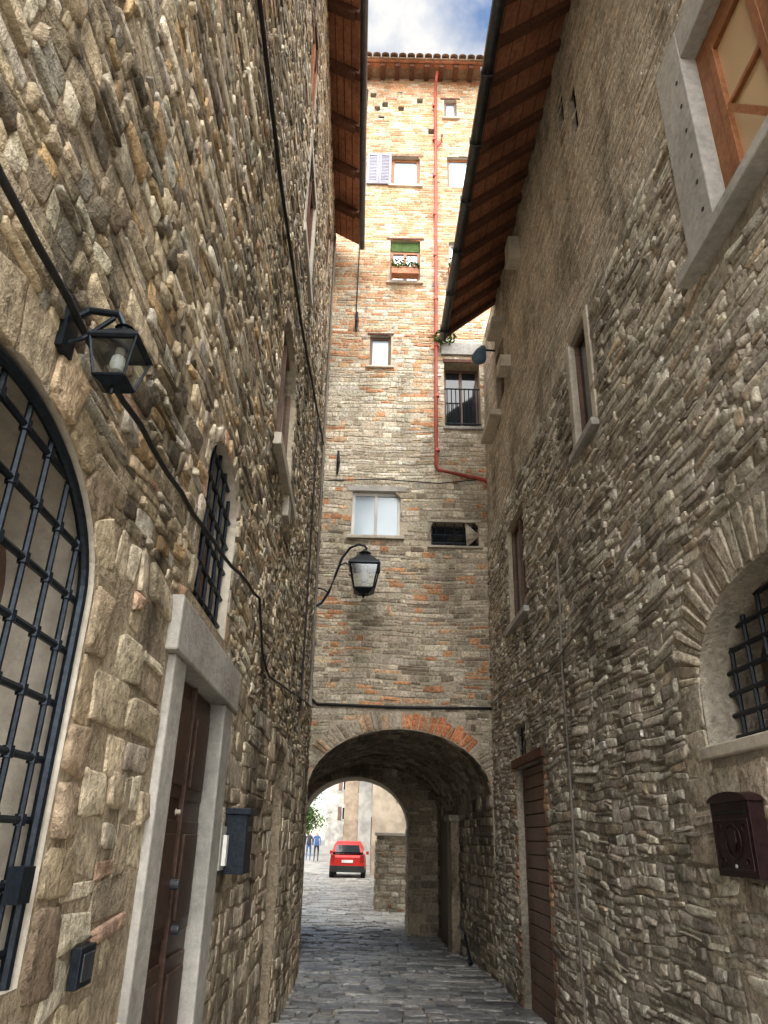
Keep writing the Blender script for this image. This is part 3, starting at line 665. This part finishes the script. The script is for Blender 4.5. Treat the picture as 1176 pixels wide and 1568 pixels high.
# ================================================================= LAMPS, CABLES, BOXES
def lantern(m,x,y,z,w,h):
    b=w*.30; t=w*.46; hb=h*.55
    def fr(r,zz): return [(x-r,y-r,zz),(x+r,y-r,zz),(x+r,y+r,zz),(x-r,y+r,zz)]
    A=fr(b,z); B=fr(t,z+hb)
    m.add([*fr(b*.93,z+.01*h),*fr(t*.93,z+hb)],[(0,1,5,4),(1,2,6,5),(2,3,7,6),(3,0,4,7)],'lampglass')
    for k in range(4):
        m.tube([A[k],B[k]],w*.028,'iron',6); m.tube([A[k],A[(k+1)%4]],w*.035,'iron',6); m.tube([B[k],B[(k+1)%4]],w*.04,'iron',6)
    m.add(fr(b,z-.02*h)+fr(b*.5,z-.10*h),[(4,5,6,7),(0,1,5,4),(1,2,6,5),(2,3,7,6),(3,0,4,7)],'iron')
    m.tube([(x,y,z-.10*h),(x,y,z-.17*h)],[w*.06,w*.03],'iron',8)
    m.add(fr(t*1.12,z+hb)+fr(t*1.08,z+hb+.03*h)+fr(t*.42,z+hb+.26*h)+fr(t*.3,z+hb+.27*h),[(0,1,2,3)]+[(i*4+k,i*4+(k+1)%4,(i+1)*4+(k+1)%4,(i+1)*4+k) for i in range(3) for k in range(4)],'iron')
    m.tube([(x,y,z+hb+.26*h),(x,y,z+hb+.33*h),(x,y,z+hb+.34*h),(x,y,z+hb+.40*h),(x,y,z+hb+.45*h)],[t*.3,t*.3,t*.45,t*.2,t*.06],'iron',12)
    m.tube([(x,y,z+.56*h),(x,y,z+.44*h)],w*.09,'frame',10); m.tube([(x,y,z+.44*h),(x,y,z+.40*h),(x,y,z+.28*h),(x,y,z+.20*h),(x,y,z+.17*h)],[w*.07,w*.13,w*.15,w*.10,w*.02],'white',12)
    for k in range(4): m.tube([(B[k][0],B[k][1],z+hb+.03*h),(B[k][0],B[k][1],z+hb+.10*h)],[w*.03,w*.01],'iron',6)
LN=empty('wall_lantern'); m=MB(); lx,ly,lz=-.605,1.30,2.50
lantern(m,lx,ly,lz,.112,.165); m.build('lantern',LN)
m=MB(); wx=mapL(ly,2.6,0)[0]
m.tube([(wx,ly,2.66),(wx+.05,ly,2.70),(lx-.02,ly,2.69),(lx,ly,2.65)],.009,'iron',8); m.box(mapL,ly-.03,ly+.03,2.58,2.72,0,.02,'iron'); m.tube([(wx,ly,2.60),(wx+.05,ly,2.62),(lx-.03,ly,2.68)],.006,'iron',8); m.build('bracket',LN)
SL=empty('street_lamp'); m=MB(); lantern(m,-.27,9.95,4.93,.46,.66); m.build('lantern',SL)
m=MB(); Yb=9.95
ctrl=[(-.97,4.66),(-.88,4.72),(-.78,4.90),(-.70,5.15),(-.62,5.42),(-.50,5.60),(-.38,5.66),(-.28,5.64),(-.25,5.60),(-.27,5.55)]
m.tube([(a,Yb,b) for a,b in ctrl],.02,'iron',8)
m.tube([(-.66,Yb,5.30),(-.56,Yb,5.36),(-.46,Yb,5.30),(-.42,Yb,5.20),(-.46,Yb,5.14),(-.5,Yb,5.18)],.012,'iron',8)
m.tube([(-.97,Yb,4.95),(-.86,Yb,4.93),(-.79,Yb,4.88)],.012,'iron',8); m.box(mapW,-1.03,-.975,Yb-.05,Yb+.05,4.5,5.05,'iron'); m.build('bracket',SL,0,True)
def cable(name,pts,r=.008,mat='cable',n=8):
    m=MB(); m.tube(pts,r,mat,n); return m.build(name,None,0,True)
def spl(pts,k=6,wob=.012,seed=1):
    rd=random.Random(seed); out=[]
    for a,b in zip(pts,pts[1:]):
        for i in range(k): t=i/k; out.append(tuple(a[j]+(b[j]-a[j])*t+(rd.uniform(-wob,wob) if i and j==1 else 0) for j in range(2)))
    out.append(pts[-1]); return out
P=lambda L,d=.035:[mapL(a,b,d) for a,b in L]
cable('wall_cable',P(spl([(.2,2.75),(.9,2.66),(1.3,2.66),(2.1,2.70),(3.1,2.80),(4.4,3.00),(4.75,2.72),(5.2,2.66),(7.5,2.95),(10.4,3.3)],5,.01)),.009)
cable('wall_cable',P(spl([(2.1,5.9),(3.6,5.9),(5.6,6.2),(8.0,6.8),(9.6,7.2)],5,.01,3)),.014)
cable('wall_cable',P(spl([(9.75,3.2),(9.7,7.2),(9.8,11.8)],8,.01,4)),.02,'cableg')
cable('wall_cable',P(spl([(8.2,2.9),(8.3,6.9)],8,.01,5)),.012)
cable('wall_cable',[mapF(a,b,.03) for a,b in [(-.98,3.42),(-.9,3.36),(.3,3.34),(1.0,3.35),(1.64,3.36)]],.022)
cable('wall_cable',[mapF(-.62,b,.03) for b in (10.2,12,14,16,17.0)],.012)
cable('wall_cable',[mapF(a,b,.05) for a,b in [(-.95,7.0),(-.1,7.05),(.9,7.0),(1.65,7.1)]],.010)
cable('wall_cable',[mapR(a,b,.035) for a,b in [(10.3,3.4),(8.9,3.35),(7.0,3.15),(5.0,3.4),(4.4,3.6)]],.010,'cableg')
LB=empty('letter_box'); m=MB(); m.box(mapL,4.02,4.26,1.42,1.70,.02,.13,'iron'); m.box(mapL,4.0,4.28,1.70,1.73,.01,.15,'iron'); m.box(mapL,3.93,3.985,1.46,1.60,.03,.05,'white'); m.box(mapL,3.88,4.015,1.44,1.64,.005,.03,'frame'); m.box(mapL,4.06,4.22,1.62,1.645,.13,.135,'gutter'); m.build('box',LB,.006)
LB=empty('letter_box'); m=MB(); a0,a1=3.42,3.80; m.box(mapR,a0,a1,1.48,1.80,.02,.09,'maroon')
A=arc_pts((a0+a1)/2,(a1-a0)/2+.012,1.80,.045,10)
vs=[mapR(p[0],p[1],.02) for p in A]+[mapR(p[0],p[1],.102) for p in A]; n=len(A)
m.add(vs,[tuple(range(n)),tuple(range(n,2*n))]+[(i,i+1,i+n+1,i+n) for i in range(n-1)]+[(0,n-1,2*n-1,n)],'maroon')
m.box(mapR,a0+.03,a1-.03,1.745,1.762,.09,.097,'dark'); c=(a0+a1)/2
fr=[(a0+.03,1.51),(a1-.03,1.51),(a1-.03,1.72),(a0+.03,1.72),(a0+.03,1.51)]
m.tube([mapR(p[0],p[1],.091) for p in fr],.005,'maroon',6)
m.tube([mapR(c+.075*math.cos(t),1.63+.075*math.sin(t),.091) for t in np.linspace(0,2*math.pi,25)],.0045,'maroon',6,False)
for sg in (-1,1):
    for zz in (1.545,1.69): m.tube([mapR(c+sg*(.12+.022*math.cos(t)),zz+.018*math.sin(t),.091) for t in np.linspace(0,5,14)],.004,'maroon',6)
SH=[(c-.04,1.675),(c,1.685),(c+.04,1.675),(c+.04,1.625),(c,1.58),(c-.04,1.625)]
m.add([mapR(p[0],p[1],.09) for p in SH]+[mapR(p[0],p[1],.099) for p in SH],[(6,7,8,9,10,11)]+[(i,(i+1)%6,(i+1)%6+6,i+6) for i in range(6)],'maroon')
m.tube([mapR(c,1.525,.088),mapR(c,1.525,.097)],.009,'frame',10); m.build('box',LB,.004)
m=MB(); m.box(mapL,2.03,2.14,1.25,1.34,.01,.035,'iron'); m.box(mapL,2.045,2.125,1.265,1.325,.035,.04,'gutter'); m.build('doorbell_panel',None,.006)
WLp=empty('floodlight'); m=MB(); p=mapR(9.35,8.9,0)
m.tube([p,(p[0]-.25,p[1],p[2]+.02)],.018,'iron',8); m.tube([(p[0]-.2,p[1],8.95),(p[0]-.25,p[1]-.08,8.8),(p[0]-.30,p[1]-.16,8.62)],[.05,.09,.12],'blue',12); m.build('lamp_head',WLp,0,True)
def flowerbox(x0,x1,z,seed,y=YF-.12):
    rd=random.Random(seed); e=empty('flower_box'); m=MB()
    m.box(mapW,x0,x1,y-.10,y+.06,z,z+.14,'tile'); m.box(mapW,x0-.01,x1+.01,y-.11,y+.07,z+.14,z+.16,'tile'); m.build('planter',e,.008); m=MB()
    for i in range(260):
        q=Vector((rd.uniform(x0,x1),y+rd.uniform(-.12,.05),z+.13+abs(rd.gauss(0,.10)))); a=Vector((rd.gauss(0,1),rd.gauss(0,1),rd.gauss(0,1))).normalized()*.035; b=a.cross(Vector((.3,rd.random(),1))).normalized()*.022
        m.add([q-a,q+b,q+a,q-b],[(0,1,2,3)],'flower' if rd.random()<.14 else 'leaf')
    m.build('plants',e)
flowerbox(.02,.55,11.40,1); flowerbox(1.12,1.6,11.42,2)
def tuft(name,c,r,n,seed):
    rd=random.Random(seed); m=MB()
    for i in range(n):
        q=Vector((c[0]+rd.gauss(0,r),c[1]+rd.gauss(0,r),c[2]+rd.gauss(0,r*.7))); a=Vector((rd.gauss(0,1),rd.gauss(0,1),rd.gauss(0,1))).normalized()*.05; b=a.cross(Vector((.3,rd.random(),1))).normalized()*.02
        m.add([q-a,q+b,q+a,q-b],[(0,1,2,3)],'leaf')
    m.build(name)
tuft('wall_plant',(1.0,10.35,9.95),.09,120,3)
# ================================================================= LIGHT + SKY
w=bpy.data.worlds.new('World'); SC.world=w; w.use_nodes=True; n=w.node_tree; n.nodes.clear()
out=n.nodes.new('ShaderNodeOutputWorld'); bg=n.nodes.new('ShaderNodeBackground'); sky=n.nodes.new('ShaderNodeTexSky')
sky.sky_type='NISHITA'; sky.sun_disc=False; el,rot=math.radians(50),math.radians(176); sky.sun_elevation=el; sky.sun_rotation=rot
dirv=Vector((math.sin(rot)*math.cos(el),math.cos(rot)*math.cos(el),math.sin(el)))
tc=n.nodes.new('ShaderNodeTexCoord'); f=noise(n,3.2,6,.6,tc.outputs['Generated'])
dp=n.nodes.new('ShaderNodeVectorMath'); dp.operation='DOT_PRODUCT'; n.links.new(tc.outputs['Generated'],dp.inputs[0]); dp.inputs[1].default_value=dirv
mr=n.nodes.new('ShaderNodeMapRange'); n.links.new(dp.outputs['Value'],mr.inputs[0]); mr.inputs[1].default_value=.38; mr.inputs[2].default_value=.72; mr.inputs[3].default_value=7.8; mr.inputs[4].default_value=52.
mr2=n.nodes.new('ShaderNodeMapRange'); n.links.new(dp.outputs['Value'],mr2.inputs[0]); mr2.inputs[1].default_value=.38; mr2.inputs[2].default_value=.72; mr2.inputs[3].default_value=-.01; mr2.inputs[4].default_value=.14
ad=n.nodes.new('ShaderNodeMath'); ad.operation='ADD'; n.links.new(f,ad.inputs[0]); n.links.new(mr2.outputs[0],ad.inputs[1])
cm=ramp(n,ad.outputs[0],[(.43,0.),(.60,1.)])
skyv=mixc(n,1.,sky.outputs[0],(2.1,2.1,2.1),'MULTIPLY')
cb=n.nodes.new('ShaderNodeVectorMath'); cb.operation='SCALE'; cb.inputs[0].default_value=(1,.99,.97); n.links.new(mr.outputs[0],cb.inputs['Scale'])
c=mixc(n,cm,skyv,cb.outputs[0])
n.links.new(c,bg.inputs[0]); bg.inputs[1].default_value=.13; n.links.new(bg.outputs[0],out.inputs[0])
sd=bpy.data.lights.new('sun','SUN'); sd.energy=2.0; sd.angle=math.radians(20); sd.color=(1,.96,.90); so=bpy.data.objects.new('sun',sd); COL.objects.link(so)
so.rotation_euler=dirv.to_track_quat('Z','Y').to_euler()
# ================================================================= CAMERA
th=math.atan(501/1080.); R=math.radians(1.5); cr,sr=math.cos(R),math.sin(R)
fwd=Vector((0,math.cos(th),math.sin(th))); up0=Vector((0,-math.sin(th),math.cos(th))); r0=Vector((1,0,0))
rt=r0*cr+up0*sr; up=r0*(-sr)+up0*cr
cd=bpy.data.cameras.new('camera'); cam=bpy.data.objects.new('camera',cd); COL.objects.link(cam)
mt=Matrix((rt,up,-fwd)).transposed().to_4x4(); mt.translation=Vector((0,0,1.6)); cam.matrix_world=mt
cd.sensor_fit='VERTICAL'; cd.sensor_height=24; cd.sensor_width=18; cd.lens=24*1080/1568.; cd.clip_start=.05; cd.clip_end=1000
SC.camera=cam
SC.view_settings.view_transform='Standard'; SC.view_settings.look='None'; SC.view_settings.exposure=0
